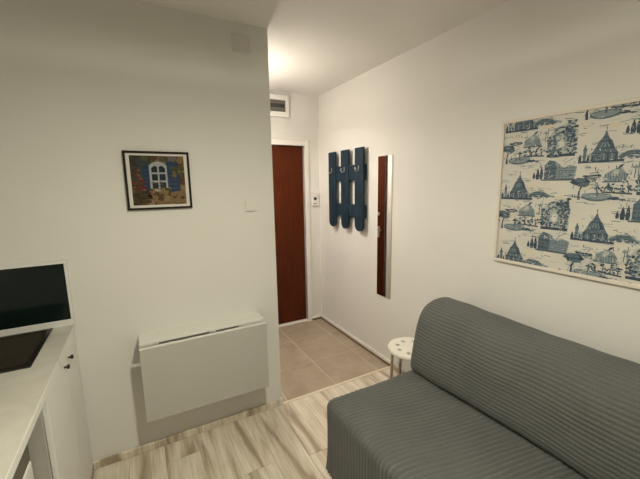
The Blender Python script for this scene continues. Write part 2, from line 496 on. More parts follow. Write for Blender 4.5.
ysd = np.unique(np.round(np.concatenate([np.linspace(SY0 + rad, hi[1] - rad, 440), np.linspace(SY0, SY0 + rad, 9), np.linspace(hi[1] - rad, hi[1], 9)]), 5))
xsd = around(lo[0], hi[0], rad, 44)
zsd = np.concatenate([np.linspace(lo[2], hi[2] - rad, 18), np.linspace(hi[2] - rad, hi[2], 7)[1:]])
gx_, gy_ = np.meshgrid(xsd, ysd, indexing='ij')
top = np.stack([gx_, gy_, np.full_like(gx_, hi[2])], -1)
gz_, gy2 = np.meshgrid(zsd, ysd, indexing='ij')
front = np.stack([np.full_like(gz_, lo[0]), gy2, gz_], -1)
xfine = np.unique(np.round(np.concatenate([xsd, np.linspace(lo[0], hi[0], 170)]), 5))
gx3, gz3 = np.meshgrid(xfine, zsd, indexing='ij')
gx3, gz3 = np.meshgrid(xsd, zsd, indexing='ij')
endl = np.stack([gx3, np.full_like(gx3, hi[1]), gz3], -1)
endr = np.stack([gx3, np.full_like(gx3, lo[1]), gz3], -1)
grid_mesh('seat', [seat_patch(a) for a in (top, front, endl, endr)], M['fabric'], sofa)

# backrest: leaning profile with rounded top, ribs along its length
prof = [(-0.350, 0.34), (-0.385, 0.425), (-0.418, 0.448), (-0.440, 0.475), (-0.442, 0.52), (-0.427, 0.61), (-0.400, 0.737), (-0.368, 0.815), (-0.325, 0.862),
        (-0.265, 0.885), (-0.19, 0.888), (-0.12, 0.868), (-0.070, 0.81), (-0.045, 0.70), (-0.035, 0.45), (-0.032, 0.03)]
def resample(pts, step):
    P = np.array(pts); out = []
    n = len(P)
    for i in range(n - 1):
        p0, p1, p2, p3 = P[max(i - 1, 0)], P[i], P[i + 1], P[min(i + 2, n - 1)]
        for t in np.linspace(0, 1, 40, endpoint=False):
            out.append(0.5 * (2 * p1 + (p2 - p0) * t + (2 * p0 - 5 * p1 + 4 * p2 - p3) * t * t + (3 * p1 - p0 - 3 * p2 + p3) * t ** 3))
    out.append(P[-1]); out = np.array(out)
    s = np.concatenate([[0], np.cumsum(np.linalg.norm(np.diff(out, axis=0), axis=1))])
    ss = np.arange(0, s[-1], step)
    return np.stack([np.interp(ss, s, out[:, k]) for k in range(2)], -1), ss
C2, S2 = resample(prof, 0.0036)
tg = np.gradient(C2, axis=0); tg /= np.linalg.norm(tg, axis=1, keepdims=True)
nr = np.stack([-tg[:, 1], tg[:, 0]], -1)      # outwards (towards the room / up)
er = 0.040
yb = np.unique(np.round(np.concatenate([np.linspace(SY0, SY0 + er, 10), np.linspace(SY0 + er, SY1 - er, 84), np.linspace(SY1 - er, SY1, 10)]), 5))
A = np.zeros((len(yb), len(C2), 3))
for i, y in enumerate(yb):
    e = max(0, er - (y - SY0), er - (SY1 - y)) / er
    inset = er * (1 - math.sqrt(max(0, 1 - e * e)))
    ph = (S2 + 0.012 * (y - SY1) + 0.004 * np.sin(y * 7.0 + S2 * 5) + 0.003 * np.sin(y * 15 + 1)) / 0.0205
    fade = np.clip((0.92 - S2) / 0.1, 0.2, 1)
    wr = 0.004 * np.sin(y * 6.3 + 0.5) * np.sin(S2 * 9 + 0.3) + 0.0018 * np.sin(y * 27 + S2 * 8) * np.sin(S2 * 19 - y * 6)
    # soft vertical pucker about a third of the way along
    wr = wr - 0.006 * np.exp(-((y + 1.02 + 0.08 * (S2 - 0.3)) / 0.018) ** 2) * np.exp(-((S2 - 0.36) / 0.14) ** 2)
    off = (0.0046 * rib(ph) * fade + wr) * (1 - e * e) - inset
    q = C2 + nr * off[:, None]
    q[:, 0] += 0.040 * min(1, max(0, (SY1 - 0.05 - y) / 0.8)) * np.clip((0.70 - q[:, 1]) / 0.3, 0, 1)
    A[i, :, 0] = q[:, 0]; A[i, :, 1] = y; A[i, :, 2] = q[:, 1]
A[:, :, 0] = np.minimum(A[:, :, 0], -0.02)
caps = []
for i in (0, len(yb) - 1):
    base = A[i]; ctr = np.array([-0.22, yb[i], 0.35])
    c = np.stack([base, 0.5 * base + 0.5 * ctr, np.repeat(ctr[None], len(base), 0)], 0)
    caps.append(c)
grid_mesh('backrest', [A] + caps, M['fabric'], sofa)
# piping along the top edge of the free end
pts = [(c[0] + nr[k][0] * -0.014, SY1 - 0.012, c[1] + nr[k][1] * -0.014) for k, c in enumerate(C2) if 0.10 < S2[k] < 0.75][::6]
o = bm_obj('piping', tube_bm(pts, 0.0045, 8), M['fabric'], None, True); setpar(o, sofa)

# ================================================================== STOOL
SX, SYY, SZ = -0.225, -0.478, 0.455
stool = empty('stool', (SX, SYY, 0), 'round white stool with a perforated seat beside the sofa', 'stool')
loops = [circle(0, 0, 0.161, 48)] + [circle(0.098 * math.cos(math.radians(a)), 0.098 * math.sin(math.radians(a)), 0.0195, 14) for a in range(37, 397, 45)]
me = curve_mesh(loops, 0.0035, 0.0035, 'seat')
me.transform(Matrix.Translation((0, 0, SZ - 0.007)))
for p_ in me.polygons: p_.use_smooth = False
new_obj('seat', me, M['stool_white'], stool)
o = bm_obj('seat_rim', lathe_bm([(0.163, -0.004), (0.167, -0.008), (0.167, -0.022), (0.161, -0.024), (0.159, -0.012), (0.163, -0.004)], (0, 0, SZ), n=48, caps=False), M['stool_white'], stool, True)
for k in range(4):
    a = math.radians(108 + 90 * k)
    ca, sa = math.cos(a), math.sin(a)
    pts = [(0.02 * ca, 0.02 * sa, SZ - 0.030), (0.130 * ca, 0.130 * sa, SZ - 0.030), (0.148 * ca, 0.148 * sa, SZ - 0.036), (0.155 * ca, 0.155 * sa, SZ - 0.056), (0.162 * ca, 0.162 * sa, 0.012)]
    lg = bm_obj('leg', tube_bm(pts, 0.0105, 10), M['steel_leg'], stool, True)
    bm_obj('foot', lathe_bm([(0.013, 0), (0.014, 0.012), (0.012, 0.026), (0.0, 0.027)], (0.162 * ca, 0.162 * sa, 0.0), n=12), M['plastic'], lg, True)

# ================================================================== FOLDING TABLE
TX0, TX1, TZ, TY = -1.94, -1.208, 0.762, -0.182
table = empty('folding_table', ((TX0 + TX1) / 2, 0, 0), 'white wall-mounted drop-leaf table folded down', 'table')
def tp(name, lo, hi, m, bev=0.002):
    return setpar(box(name, lo, hi, m, None, bev), table)
tp('shelf', (TX0, -0.147, TZ - 0.018), (TX1, 0.0, TZ), M['laminate_white'])
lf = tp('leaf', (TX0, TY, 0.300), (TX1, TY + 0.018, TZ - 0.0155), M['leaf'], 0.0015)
for v in lf.data.vertices:                       # hangs a little out of square
    if v.co.z < 0.5: v.co.z += -0.012 * v.co.x

tp('rail', (TX0 + 0.05, -0.022, 0.60), (TX1 - 0.05, 0.0, TZ - 0.020), M['laminate_white'])
for bx_ in (TX0 + 0.16, TX1 - 0.16):
    tp('bracket', (bx_ - 0.012, -0.150, TZ - 0.055), (bx_ + 0.012, -0.022, TZ - 0.020), M['laminate_white'])
tp('edge_band', (TX0, TY - 0.0008, TZ - 0.020), (TX1, TY + 0.018, TZ - 0.0140), M['white'], 0.0)
for h0, h1 in ((TX0 + 0.10, TX0 + 0.38), (TX0 + 0.42, TX0 + 0.56)):      # dark strips painting the gap's shade, with hinge plates below
    tp('hinge_shade', (h0, -0.1490, TZ - 0.017), (h1, -0.1468, TZ - 0.009), M['hinge_shade'], 0.0)
    tp('hinge_leaf', (h0, -0.1645, TZ - 0.028), (h1, -0.1470, TZ - 0.0262), M['hinge_shade'], 0.0)

# ================================================================== KITCHEN
cab = empty('base_cabinet', (XC - 0.28, -0.33, 0), 'white kitchen base cabinet with two knobbed doors in the corner', 'cabinet')
CY = -0.69
def cp_(name, lo, hi, m, bev=0.0015, par=cab):
    return setpar(box(name, lo, hi, m, None, bev), par)
WZ = 0.90; WT = 0.032
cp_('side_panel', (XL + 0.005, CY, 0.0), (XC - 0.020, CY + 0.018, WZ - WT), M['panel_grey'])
cp_('side_panel', (XL + 0.005, -0.022, 0.0), (XC - 0.020, -0.004, WZ - WT), M['white'])
cp_('bottom_panel', (XL + 0.005, CY + 0.018, 0.06), (XC - 0.020, -0.022, 0.078), M['white'])
cp_('back_panel', (XL + 0.005, CY + 0.018, 0.078), (XL + 0.013, -0.022, WZ - WT), M['white'])
cp_('plinth', (XC - 0.05, CY + 0.018, 0.0), (XC - 0.035, -0.022, 0.06), M['white'])
for y0, y1, ky in ((-0.287, -0.004, -0.236), (-0.676, -0.290, -0.342)):
    d = cp_('door', (XC - 0.019, y0, 0.03), (XC - 0.001, y1, WZ - WT - 0.004), M['white'], 0.002)
    k = bm_obj('knob', lathe_bm([(0.0045, 0), (0.0045, 0.008), (0.010, 0.012), (0.0115, 0.016), (0.008, 0.021), (0, 0.022)], (XC - 0.001, ky, 0.813), (1, 0, 0), 16), M['knob'], None, True)
    setpar(k, d)
# worktop with the cut-out for the sink
SXR, SXL, SYF, SYN = -2.330, -2.76, -0.030, -0.462
WY0 = -1.75
wt = empty('worktop', (XC - 0.3, -0.9, WZ - WT), 'pale speckled kitchen worktop along the left side', 'worktop')
outer = [(XL + 0.002, WY0), (XC + 0.002, WY0), (XC + 0.002, -0.002), (XL + 0.002, -0.002)]
inner = [(SXL, SYN), (SXR, SYN), (SXR, SYF), (SXL, SYF)]
me = curve_mesh([outer, inner], WT / 2, 0.0, 'slab')
me.transform(Matrix.Translation((0, 0, WZ - WT / 2)))
o = new_obj('slab', me, M['worktop'], None); setpar(o, wt)
setpar(box('front_edge', (XC + 0.002, WY0, WZ - WT), (XC + 0.0045, -0.002, WZ - 0.001), M['white'], None, 0.0008), wt)
setpar(box('joint_cap', (XC - 0.012, -0.447, WZ - WT), (XC + 0.0055, -0.440, WZ + 0.0006), M['chrome'], None, 0.0005), wt)
# sink
sink = empty('sink', ((SXL + SXR) / 2, (SYF + SYN) / 2, WZ - 0.16), 'dark brown rectangular sink set into the worktop', 'sink')
bm = bmesh.new()
def ring(x0, x1, y0, y1, z, r=0.03, n=4):
    out = []
    for cx_, cy_, a0 in ((x1 - r, y1 - r, 0), (x0 + r, y1 - r, 90), (x0 + r, y0 + r, 180), (x1 - r, y0 + r, 270)):
        for k in range(n + 1):
            a = math.radians(a0 + 90 * k / n); out.append(bm.verts.new((cx_ + r * math.cos(a), cy_ + r * math.sin(a), z)))
    return out
R0 = ring(SXL + 0.012, SXR - 0.012, SYN + 0.012, SYF - 0.012, WZ + 0.001, 0.02)
R1 = ring(SXL + 0.020, SXR - 0.020, SYN + 0.018, SYF - 0.018, WZ - 0.01, 0.03)
R2 = ring(SXL + 0.045, SXR - 0.045, SYN + 0.040, SYF - 0.040, WZ - 0.135, 0.05)
R3 = ring(SXL + 0.075, SXR - 0.075, SYN + 0.070, SYF - 0.070, WZ - 0.150, 0.05)
for P_, Q_ in ((R0, R1), (R1, R2), (R2, R3)):
    for k in range(len(P_)):
        bm.faces.new((P_[k], P_[(k + 1) % len(P_)], Q_[(k + 1) % len(P_)], Q_[k]))
bm.faces.new(R3)
o = bm_obj('basin', bm, M['sink'], None, True); setpar(o, sink)
me = curve_mesh([[(SXL - 0.004, SYN - 0.004), (SXR + 0.004, SYN - 0.004), (SXR + 0.004, SYF + 0.004), (SXL - 0.004, SYF + 0.004)],
                 [(SXL + 0.013, SYN + 0.013), (SXR - 0.013, SYN + 0.013), (SXR - 0.013, SYF - 0.013), (SXL + 0.013, SYF - 0.013)]], 0.0015, 0.001, 'rim')
me.transform(Matrix.Translation((0, 0, WZ + 0.0025)))
o = new_obj('rim', me, M['sink_rim'], None); setpar(o, sink)
o = bm_obj('drain', lathe_bm([(0.04, 0), (0.04, 0.003), (0.03, 0.004), (0.026, 0.001), (0, 0.001)], ((SXL + SXR) / 2 - 0.05, (SYF + SYN) / 2, WZ - 0.150)), M['chrome'], None, True); setpar(o, sink)

# black panel in a white frame, upright on the worktop against the partition
pan = empty('splashback', (-2.53, -0.01, WZ), 'black glossy splashback in a thin white frame upright on the worktop', 'splashback')
PX0, PX1, PZ0, PZ1 = -2.80, -2.232, WZ, 1.256
def pp(name, lo, hi, m, bev=0.0015): return setpar(box(name, lo, hi, m, None, bev), pan)
pp('glass', (PX0 + 0.01, -0.013, PZ0 + 0.02), (PX1 - 0.008, -0.004, PZ1 - 0.010), M['black_glass'], 0.0)
pp('frame_bar', (PX0, -0.018, PZ1 - 0.016), (PX1, -0.002, PZ1), M['white'])
pp('frame_bar', (PX0, -0.018, PZ0), (PX1, -0.002, PZ0 + 0.034), M['white'])
pp('frame_bar', (PX1 - 0.013, -0.018, PZ0 + 0.034), (PX1, -0.002, PZ1 - 0.016), M['white'])
pp('frame_bar', (PX0, -0.018, PZ0 + 0.034), (PX0 + 0.013, -0.002, PZ1 - 0.016), M['white'])
# second unit further along the counter: carries the worktop, its side closes the open bay
cab2 = empty('base_cabinet', (XC - 0.28, -1.5, 0), 'white kitchen base cabinet at the near end of the worktop', 'cabinet')
def c2(name, lo, hi, m, bev=0.0015): return setpar(box(name, lo, hi, m, None, bev), cab2)
c2('body', (XL + 0.005, WY0 + 0.01, 0.0), (XC - 0.020, -1.32, WZ - WT), M['white'])
c2('door', (XC - 0.019, WY0 + 0.01, 0.03), (XC - 0.001, -1.325, WZ - WT - 0.004), M['white'])

# appliance standing back under the worktop between the two cabinets
app = empty('under_counter_appliance', (-2.55, -1.0, 0), 'white appliance with a painted shade strip at the top in the bay under the worktop', 'appliance')
def ap_(name, lo, hi, m, bev=0.004): return setpar(box(name, lo, hi, m, None, bev), app)
ap_('body', (XL + 0.03, -1.30, 0.02), (-2.330, -0.702, 0.835), M['white'])
ap_('top_shade_strip', (-2.330, -1.298, 0.650), (-2.306, -0.704, 0.833), M['appliance_shade'], 0.003)  # dark strip painting the shade under the worktop onto the front
ap_('front_door', (-2.330, -1.298, 0.06), (-2.304, -0.704, 0.646), M['white'], 0.005)
for fy in (-1.26, -0.75):
    for fx in (XL + 0.08, -2.40):
        ap_('foot', (fx - 0.02, fy - 0.02, 0.0), (fx + 0.02, fy + 0.02, 0.02), M['fuse_dark'], 0.002)

# ================================================================== SMALL WALL FITTINGS
sw = empty('light_switch', (-1.22, 0, 1.498), 'small white square light switch on the partition', 'switch')
setpar(box('plate', (-1.258, -0.012, 1.461), (-1.184, 0.0, 1.536), M['plastic'], None, 0.003), sw)
setpar(box('rocker', (-1.245, -0.0155, 1.474), (-1.197, -0.010, 1.523), M['plastic'], None, 0.002), sw)
jb = empty('junction_box_cover', (-1.232, 0, 2.484), 'pale square junction cover high on the partition', 'cover')
setpar(box('cover', (-1.287, -0.006, 2.432), (-1.177, 0.0, 2.536), M['plastic_dull'], None, 0.003), jb)
for sx in (-1.272, -1.192):
    o = bm_obj('screw', lathe_bm([(0.004, 0), (0.004, 0.002), (0, 0.0025)], (sx, -0.006, 2.484), (0, -1, 0), 8), M['plastic'], None); setpar(o, jb)

fb = empty('fuse_box', (-0.52, YD, 2.44), 'white fuse box with a smoked window above the entrance door', 'fuse box')
setpar(box('body', (-0.68, YD - 0.055, 2.335), (-0.375, YD, 2.555), M['plastic'], None, 0.006), fb)
w_ = setpar(box('window', (-0.645, YD - 0.060, 2.385), (-0.418, YD - 0.052, 2.500), M['fuse_window'], None, 0.002), fb)
for k in range(8):
    x0 = -0.635 + k * 0.026
    setpar(box('breaker', (x0, YD - 0.064, 2.425), (x0 + 0.020, YD - 0.059, 2.462), M['fuse_dark'], None, 0.001), w_)
ic = empty('wall_control', (-0.065, YD, 1.46), 'small white wall control with a dark button beside the entrance door', 'wall control')
setpar(box('plate', (-0.112, YD - 0.024, 1.388), (-0.022, YD, 1.535), M['plastic'], None, 0.006), ic)
o = bm_obj('button', lathe_bm([(0.018, 0), (0.018, 0.004), (0.012, 0.006), (0, 0.006)], (-0.068, YD - 0.024, 1.470), (0, -1, 0), 16), M['fuse_dark'], None); setpar(o, ic)
setpar(box('slot', (-0.095, YD - 0.026, 1.408), (-0.04, YD - 0.023, 1.416), M['fuse_window'], None), ic)

# ================================================================== COAT RACK
rack = empty('coat_rack', (0, 0.68, 1.56), 'navy blue slatted wooden coat rack on the hall wall', 'coat rack')
bw, bh = 0.128, 0.775
def board_loop():
    r = bw / 2
    pts = [(-r, bh), (r, bh)]
    for k in range(13):
        a = -math.pi * k / 12
        pts.append((r * math.cos(a), r + r * 0.9 * math.sin(a)))
    return pts
bme = curve_mesh([board_loop()], 0.009, 0.0015, 'board')
Rz = Matrix(((0, 0, 1, 0), (1, 0, 0, 0), (0, 1, 0, 0), (0, 0, 0, 1)))   # outline x->y, y->z, thickness->x
bme.transform(Rz)
bme.materials.append(M['navy'])
for k, yc in enumerate((0.915, 0.672, 0.428)):
    o = bpy.data.objects.new('board', bme); COL.objects.link(o); o.parent = rack
    o.location = Vector((-0.046, yc, 1.180)) - Vector(rack.location)
    # hook
    hz = 1.772
    h = bm_obj('hook_plate', box_bm((-0.0605, yc - 0.008, hz - 0.022), (-0.0565, yc + 0.008, hz + 0.022), 0.003), M['chrome']); setpar(h, rack)
    pts = [(-0.060, yc, hz - 0.005), (-0.070, yc, hz - 0.026), (-0.084, yc, hz - 0.030), (-0.095, yc, hz - 0.018), (-0.097, yc, hz + 0.008)]
    hk = bm_obj('prong', tube_bm(pts, [0.0045, 0.0045, 0.0045, 0.0045, 0.006], 8), M['chrome'], None, True); setpar(hk, h)
for z0, z1 in ((1.662, 1.806), (1.310, 1.432)):
    setpar(box('cross_rail', (-0.047, 0.372, z0), (0.0, 0.972, z1), M['navy'], None, 0.002), rack)

# ================================================================== MIRROR
mir = empty('wall_mirror', (0, 0.112, 1.24), 'tall narrow frameless mirror on the hall wall', 'mirror')
setpar(box('glass', (-0.008, 0.021, 0.627), (-0.004, 0.204, 1.858), M['mirror'], None), mir)
setpar(box('backing', (-0.004, 0.019, 0.625), (0.0, 0.206, 1.860), M['mirror_edge'], None), mir)

# ================================================================== FLAT PRINTS: polygons by colour
class Print:
    """flat shapes u (right), v (up) in metres on a rectangle, clipped to it, in ordered layers"""
    def __init__(s, w, h): s.w, s.h = w, h; s.items = []; s.piv = (0, 0); s.sc = 1.0
    def clip(s, P):
        def cut(P, f):
            out = []
            for i in range(len(P)):
                a, b = P[i - 1], P[i]; fa, fb_ = f(a), f(b)
                if (fa >= 0) != (fb_ >= 0):
                    t = fa / (fa - fb_); out.append((a[0] + t * (b[0] - a[0]), a[1] + t * (b[1] - a[1])))
                if fb_ >= 0: out.append(b)
            return out
        for f in (lambda p: p[0], lambda p: s.w - p[0], lambda p: p[1], lambda p: s.h - p[1]):
            if len(P) < 3: return []
            P = cut(P, f)
        return P
    def poly(s, pts, c, layer=0):
        P = s.clip([(s.piv[0] + s.sc * (q[0] - s.piv[0]), s.piv[1] + s.sc * (q[1] - s.piv[1])) for q in pts])
        if len(P) > 2: s.items.append((P, c, layer))
    def rect(s, u0, v0, u1, v1, c, layer=0): s.poly([(u0, v0), (u1, v0), (u1, v1), (u0, v1)], c, layer)
    def line(s, a, b, w, c, layer=0):
        d = math.hypot(b[0] - a[0], b[1] - a[1]) or 1e-9
        nx, ny = -(b[1] - a[1]) / d * w / 2, (b[0] - a[0]) / d * w / 2
        s.poly([(a[0] + nx, a[1] + ny), (b[0] + nx, b[1] + ny), (b[0] - nx, b[1] - ny), (a[0] - nx, a[1] - ny)], c, layer)
    def blob(s, u, v, ru, rv, c, layer=0, n=11, jag=0.18, rng=random):
        s.poly([(u + ru * math.cos(2 * math.pi * k / n) * (1 + jag * rng.uniform(-1, 1)), v + rv * math.sin(2 * math.pi * k / n) * (1 + jag * rng.uniform(-1, 1))) for k in range(n)], c, layer)
    def arc(s, u, v, ru, rv, a0, a1, w, c, layer=0, n=8):
        P = [(u + ru * math.cos(math.radians(a0 + (a1 - a0) * k / n)), v + rv * math.sin(math.radians(a0 + (a1 - a0) * k / n))) for k in range(n + 1)]
        for a, b in zip(P, P[1:]): s.line(a, b, w, c, layer)
    def build(s, name, mats, place, step=0.00025):
        """place(u,v,lift) -> world point"""
        vs, fs, mi = [], [], []
        keys = list(mats)
        for i_, (P, c, layer) in enumerate(s.items):
            b = len(vs)
            vs += [place(u, v, step * (layer + 1) + 2e-6 * (i_ % 100)) for u, v in P]
            fs.append(list(range(b, b + len(P)))); mi.append(keys.index(c))
        me = bpy.data.meshes.new(name); me.from_pydata([tuple(v) for v in vs], [], fs)
        o = new_obj(name, me, [mats[k] for k in keys])
        for p_, k in zip(me.polygons, mi): p_.material_index = k
        return o

# ------------------------------------------------------------------ toile board on the right wall
BY0, BY1, BZ0, BZ1 = -0.925, -2.085, 1.160, 1.962     # left edge, right edge (y), bottom, top
FR = 0.017
board = empty('toile_board', (0, (BY0 + BY1) / 2, BZ0), 'large cream board printed with blue landscape toile above the sofa', 'wall art')
def bp_(name, lo, hi, m, bev=0.002): return setpar(box(name, lo, hi, m, None, bev), board)
bp_('backing', (-0.012, BY1 + FR, BZ0 + FR), (-0.001, BY0 - FR, BZ1 - FR), M['board_cream'], 0.0)
bp_('frame_bar', (-0.020, BY1, BZ1 - FR), (0.0, BY0, BZ1), M['board_frame'])
bp_('frame_bar', (-0.020, BY1, BZ0), (0.0, BY0, BZ0 + FR), M['board_frame'])
bp_('frame_bar', (-0.020, BY0 - FR, BZ0 + FR), (0.0, BY0, BZ1 - FR), M['board_frame'])
bp_('frame_bar', (-0.020, BY1, BZ0 + FR), (0.0, BY1 + FR, BZ1 - FR), M['board_frame'])
tm = {'d': mat('toile_navy', (0.030, 0.055, 0.085), 0.6), 'm': mat('toile_slate', (0.085, 0.130, 0.165), 0.6),
      'g': mat('toile_grey_blue', (0.23, 0.285, 0.305), 0.6), 'l': mat('toile_pale_wash', (0.43, 0.46, 0.44), 0.6),
      'c': mat('toile_cream', (0.66, 0.63, 0.56), 0.6), 'y': mat('toile_straw', (0.66, 0.59, 0.44), 0.6)}
W_, H_ = (BY0 - BY1) - 2 * FR, (BZ1 - BZ0) - 2 * FR
T_ = Print(W_, H_)
U0 = 0.0
rng = random.Random(11)
def cyp(u, v, h, w, c='d'):
    T_.poly([(u - w * .35, v), (u + w * .35, v), (u + w * .5, v + h * .35), (u + w * .25, v + h * .75), (u, v + h), (u - w * .28, v + h * .7), (u - w * .5, v + h * .3)], c, 2)
def bush(u, v, r, n=7, c='m', c2='d', sq=0.8):
    for k in range(n):
        T_.blob(u + rng.uniform(-r, r), v + rng.uniform(-r, r) * sq, r * rng.uniform(.25, .5), r * rng.uniform(.22, .42), c2 if rng.random() < .55 else c, 2 + k % 3, 8, .3, rng)
    for k in range(n // 2):
        T_.blob(u + rng.uniform(-r, r) * .8, v + rng.uniform(-r, r) * sq * .8, r * .13, r * .10, 'g', 5, 6, .3, rng)
def temple(u, v):
    h = 0.135; w = 0.052
    T_.blob(u - .01, v + .02, .09, .022, 'l', 0, 14, .15, rng)
    T_.rect(u - .10, v - .006, u + .075, v + .004, 'd', 3)
    T_.poly([(u - w, v), (u + w, v), (u + w * .96, v + .035), (u + w * .72, v + .055), (u + w * .5, v + .085), (u + w * .2, v + .105), (u, v + h), (u - w * .2, v + .105), (u - w * .5, v + .085), (u - w * .72, v + .055), (u - w * .96, v + .035)], 'm', 2)
    for k in range(7):
        x_ = u - w * .85 + k * w * .283
        T_.rect(x_ - .0022, v + .004, x_ + .0022, v + .032, 'g' if k % 2 else 'd', 3)
    for z_, ww in ((.034, .96), (.056, .72), (.086, .48), (.104, .22)):
        T_.line((u - w * ww, v + z_), (u + w * ww, v + z_), .004, 'd', 4)
    for k in (-1, 0, 1): T_.line((u + k * .014, v + .060), (u + k * .008, v + .084), .003, 'g', 4)
    T_.poly([(u + w * .15, v + .06), (u + w * .6, v + .058), (u + w * .2, v + .1)], 'd', 3)
    T_.line((u, v + h), (u, v + h + .014), .003, 'd', 3)
    # column and cypress on its left
    T_.rect(u - .082, v, u - .070, v + .052, 'm', 2); T_.poly([(u - .085, v + .05), (u - .067, v + .05), (u - .076, v + .082)], 'm', 2)
    cyp(u - .094, v, .036, .014); cyp(u - .061, v, .03, .012)
    # bridge and hills on its right
    T_.blob(u + .115, v + .020, .05, .012, 'l', 0, 12, .2, rng)
    T_.arc(u + .105, v + .004, .048, .030, 170, 10, .013, 'm', 2)
    T_.arc(u + .105, v - .004, .045, .028, 165, 15, .005, 'd', 3)
    T_.line((u + .150, v + .02), (u + .185, v + .012), .009, 'g', 2)
    for k in range(4): T_.blob(u + .065 + .028 * k, v + .010 + .004 * rng.random(), .012, .006, 'm', 3, 7, .3, rng)
def boat(u, v):
    # pale ruin sketch with shrubs, small shore on its left
    T_.poly([(u - .026, v), (u + .044, v), (u + .046, v + .024), (u + .030, v + .044), (u + .012, v + .050), (u - .006, v + .040), (u - .026, v + .026)], 'g', 1)
    T_.poly([(u - .006, v + .02), (u + .016, v + .018), (u + .02, v + .042), (u + .004, v + .044)], 'l', 2)
    for k in range(8): T_.line((u - .022 + .0085 * k, v + .002), (u - .022 + .0085 * k, v + .024 + .008 * rng.random()), .0022, 'm', 3)
    T_.line((u - .03, v - .003), (u + .05, v - .002), .006, 'm', 3)
    T_.poly([(u + .012, v + .045), (u + .026, v + .052), (u + .034, v + .064), (u + .020, v + .060)], 'd', 3)
    T_.arc(u - .065, v + .022, .030, .010, 200, 350, .006, 'm', 2)
    for k in range(5): T_.blob(u - .092 + .012 * k, v + .020 + .003 * rng.random(), .008, .004, 'd', 3, 7, .3, rng)
    T_.line((u + .066, v + .01), (u + .068, v + .058), .003, 'm', 2); T_.blob(u + .068, v + .05, .010, .005, 'g', 2, 7, .3, rng)
    T_.line((u + .076, v + .02), (u + .076, v + .07), .0025, 'm', 2)
    T_.line((u - .02, v + .080), (u + .05, v + .084), .003, 'l', 1); T_.line((u - .05, v + .072), (u + .03, v + .070), .002, 'g', 1)
def pine(u, v):
    # stone pine, fountain basin and a row of trees
    T_.blob(u - .062, v + .072, .036, .017, 'd', 2, 12, .2, rng); T_.blob(u - .066, v + .080, .024, .010, 'm', 3, 10, .2, rng)
    T_.blob(u - .052, v + .060, .022, .009, 'm', 3, 10, .25, rng)
    T_.poly([(u - .071, v), (u - .060, v), (u - .063, v + .03), (u - .054, v + .06), (u - .060, v + .062), (u - .068, v + .035)], 'd', 2)
    T_.poly([(u - .058, v + .004), (u + .040, v - .001), (u + .048, v + .012), (u + .030, v + .022), (u - .040, v + .026)], 'g', 1)
    T_.arc(u - .004, v + .018, .050, .020, 185, 355, .007, 'm', 2)
    T_.arc(u - .004, v + .018, .050, .008, 0, 180, .004, 'm', 2)
    T_.line((u - .002, v + .015), (u - .002, v + .056), .007, 'm', 3); T_.blob(u - .002, v + .046, .013, .005, 'd', 3, 8, .2, rng)
    T_.blob(u + .055, v + .008, .018, .006, 'd', 3, 8, .3, rng); T_.blob(u + .080, v + .004, .012, .004, 'm', 3, 8, .3, rng)
    for k in range(6):
        bush(u + .022 + k * .016, v + .048 + .012 * math.sin(k * 1.9), .013, 5)
    T_.line((u + .012, v + .032), (u + .108, v + .026), .006, 'd', 3)
    for k in range(4): T_.line((u + .02 + k * .025, v + .028), (u + .022 + k * .025, v + .05), .0035, 'd', 3)
def grove(u, v):
    # arch in dense foliage
    T_.poly([(u - .055, v + .012), (u + .062, v + .006), (u + .064, v + .10), (u + .030, v + .14), (u - .030, v + .12), (u - .058, v + .075)], 'l', 0)
    T_.rect(u - .054, v - .004, u + .060, v + .008, 'd', 3)
    for k in range(5): bush(u - .040 + .004 * rng.random(), v + .018 + k * .014, .017, 7)
    for k in range(5): bush(u + .044, v + .018 + k * .015, .017, 7)
    for k in range(5): bush(u + .030 + .010 * math.sin(k * 2), v + .088 + k * .010, .019, 7)
    bush(u + .002, v + .016, .016, 7)
    T_.arc(u - .002, v + .068, .028, .032, 20, 170, .009, 'm', 3); T_.arc(u + .0, v + .10, .028, .022, 20, 160, .007, 'd', 4)
    T_.rect(u - .024, v + .02, u - .016, v + .07, 'g', 2); T_.rect(u + .016, v + .02, u + .023, v + .07, 'g', 2)
    T_.blob(u + .002, v + .052, .012, .018, 'c', 2, 9, .1, rng)
    T_.line((u - .03, v + .105), (u - .006, v + .085), .004, 'm', 3)
def ruin(u, v):
    # broken amphitheatre with cypresses
    T_.poly([(u - .050, v), (u + .070, v - .002), (u + .078, v + .050), (u + .050, v + .060), (u + .030, v + .048), (u + .012, v + .058), (u - .004, v + .076), (u - .030, v + .080), (u - .048, v + .060)], 'g', 1)
    T_.poly([(u - .050, v), (u - .004, v), (u - .002, v + .050), (u - .010, v + .078), (u - .032, v + .083), (u - .050, v + .060)], 'm', 2)
    for r_ in range(3):
        for k in range(9):
            T_.arc(u - .043 + k * .0135, v + .006 + r_ * .018, .0038, .008, 0, 180, .0028, 'd' if k < 4 else 'm', 3, 4)
        T_.line((u - .05, v + .002 + r_ * .018), (u + .07, v + .001 + r_ * .017), .003, 'm', 3)
    T_.line((u - .06, v - .003), (u + .078, v - .004), .005, 'd', 3)
    T_.line((u + .03, v + .068), (u + .062, v + .085), .003, 'g', 2); T_.line((u + .02, v + .075), (u + .04, v + .088), .002, 'g', 2)
    cyp(u - .078, v, .052, .017); cyp(u - .062, v, .060, .015); cyp(u - .094, v + .004, .03, .012)
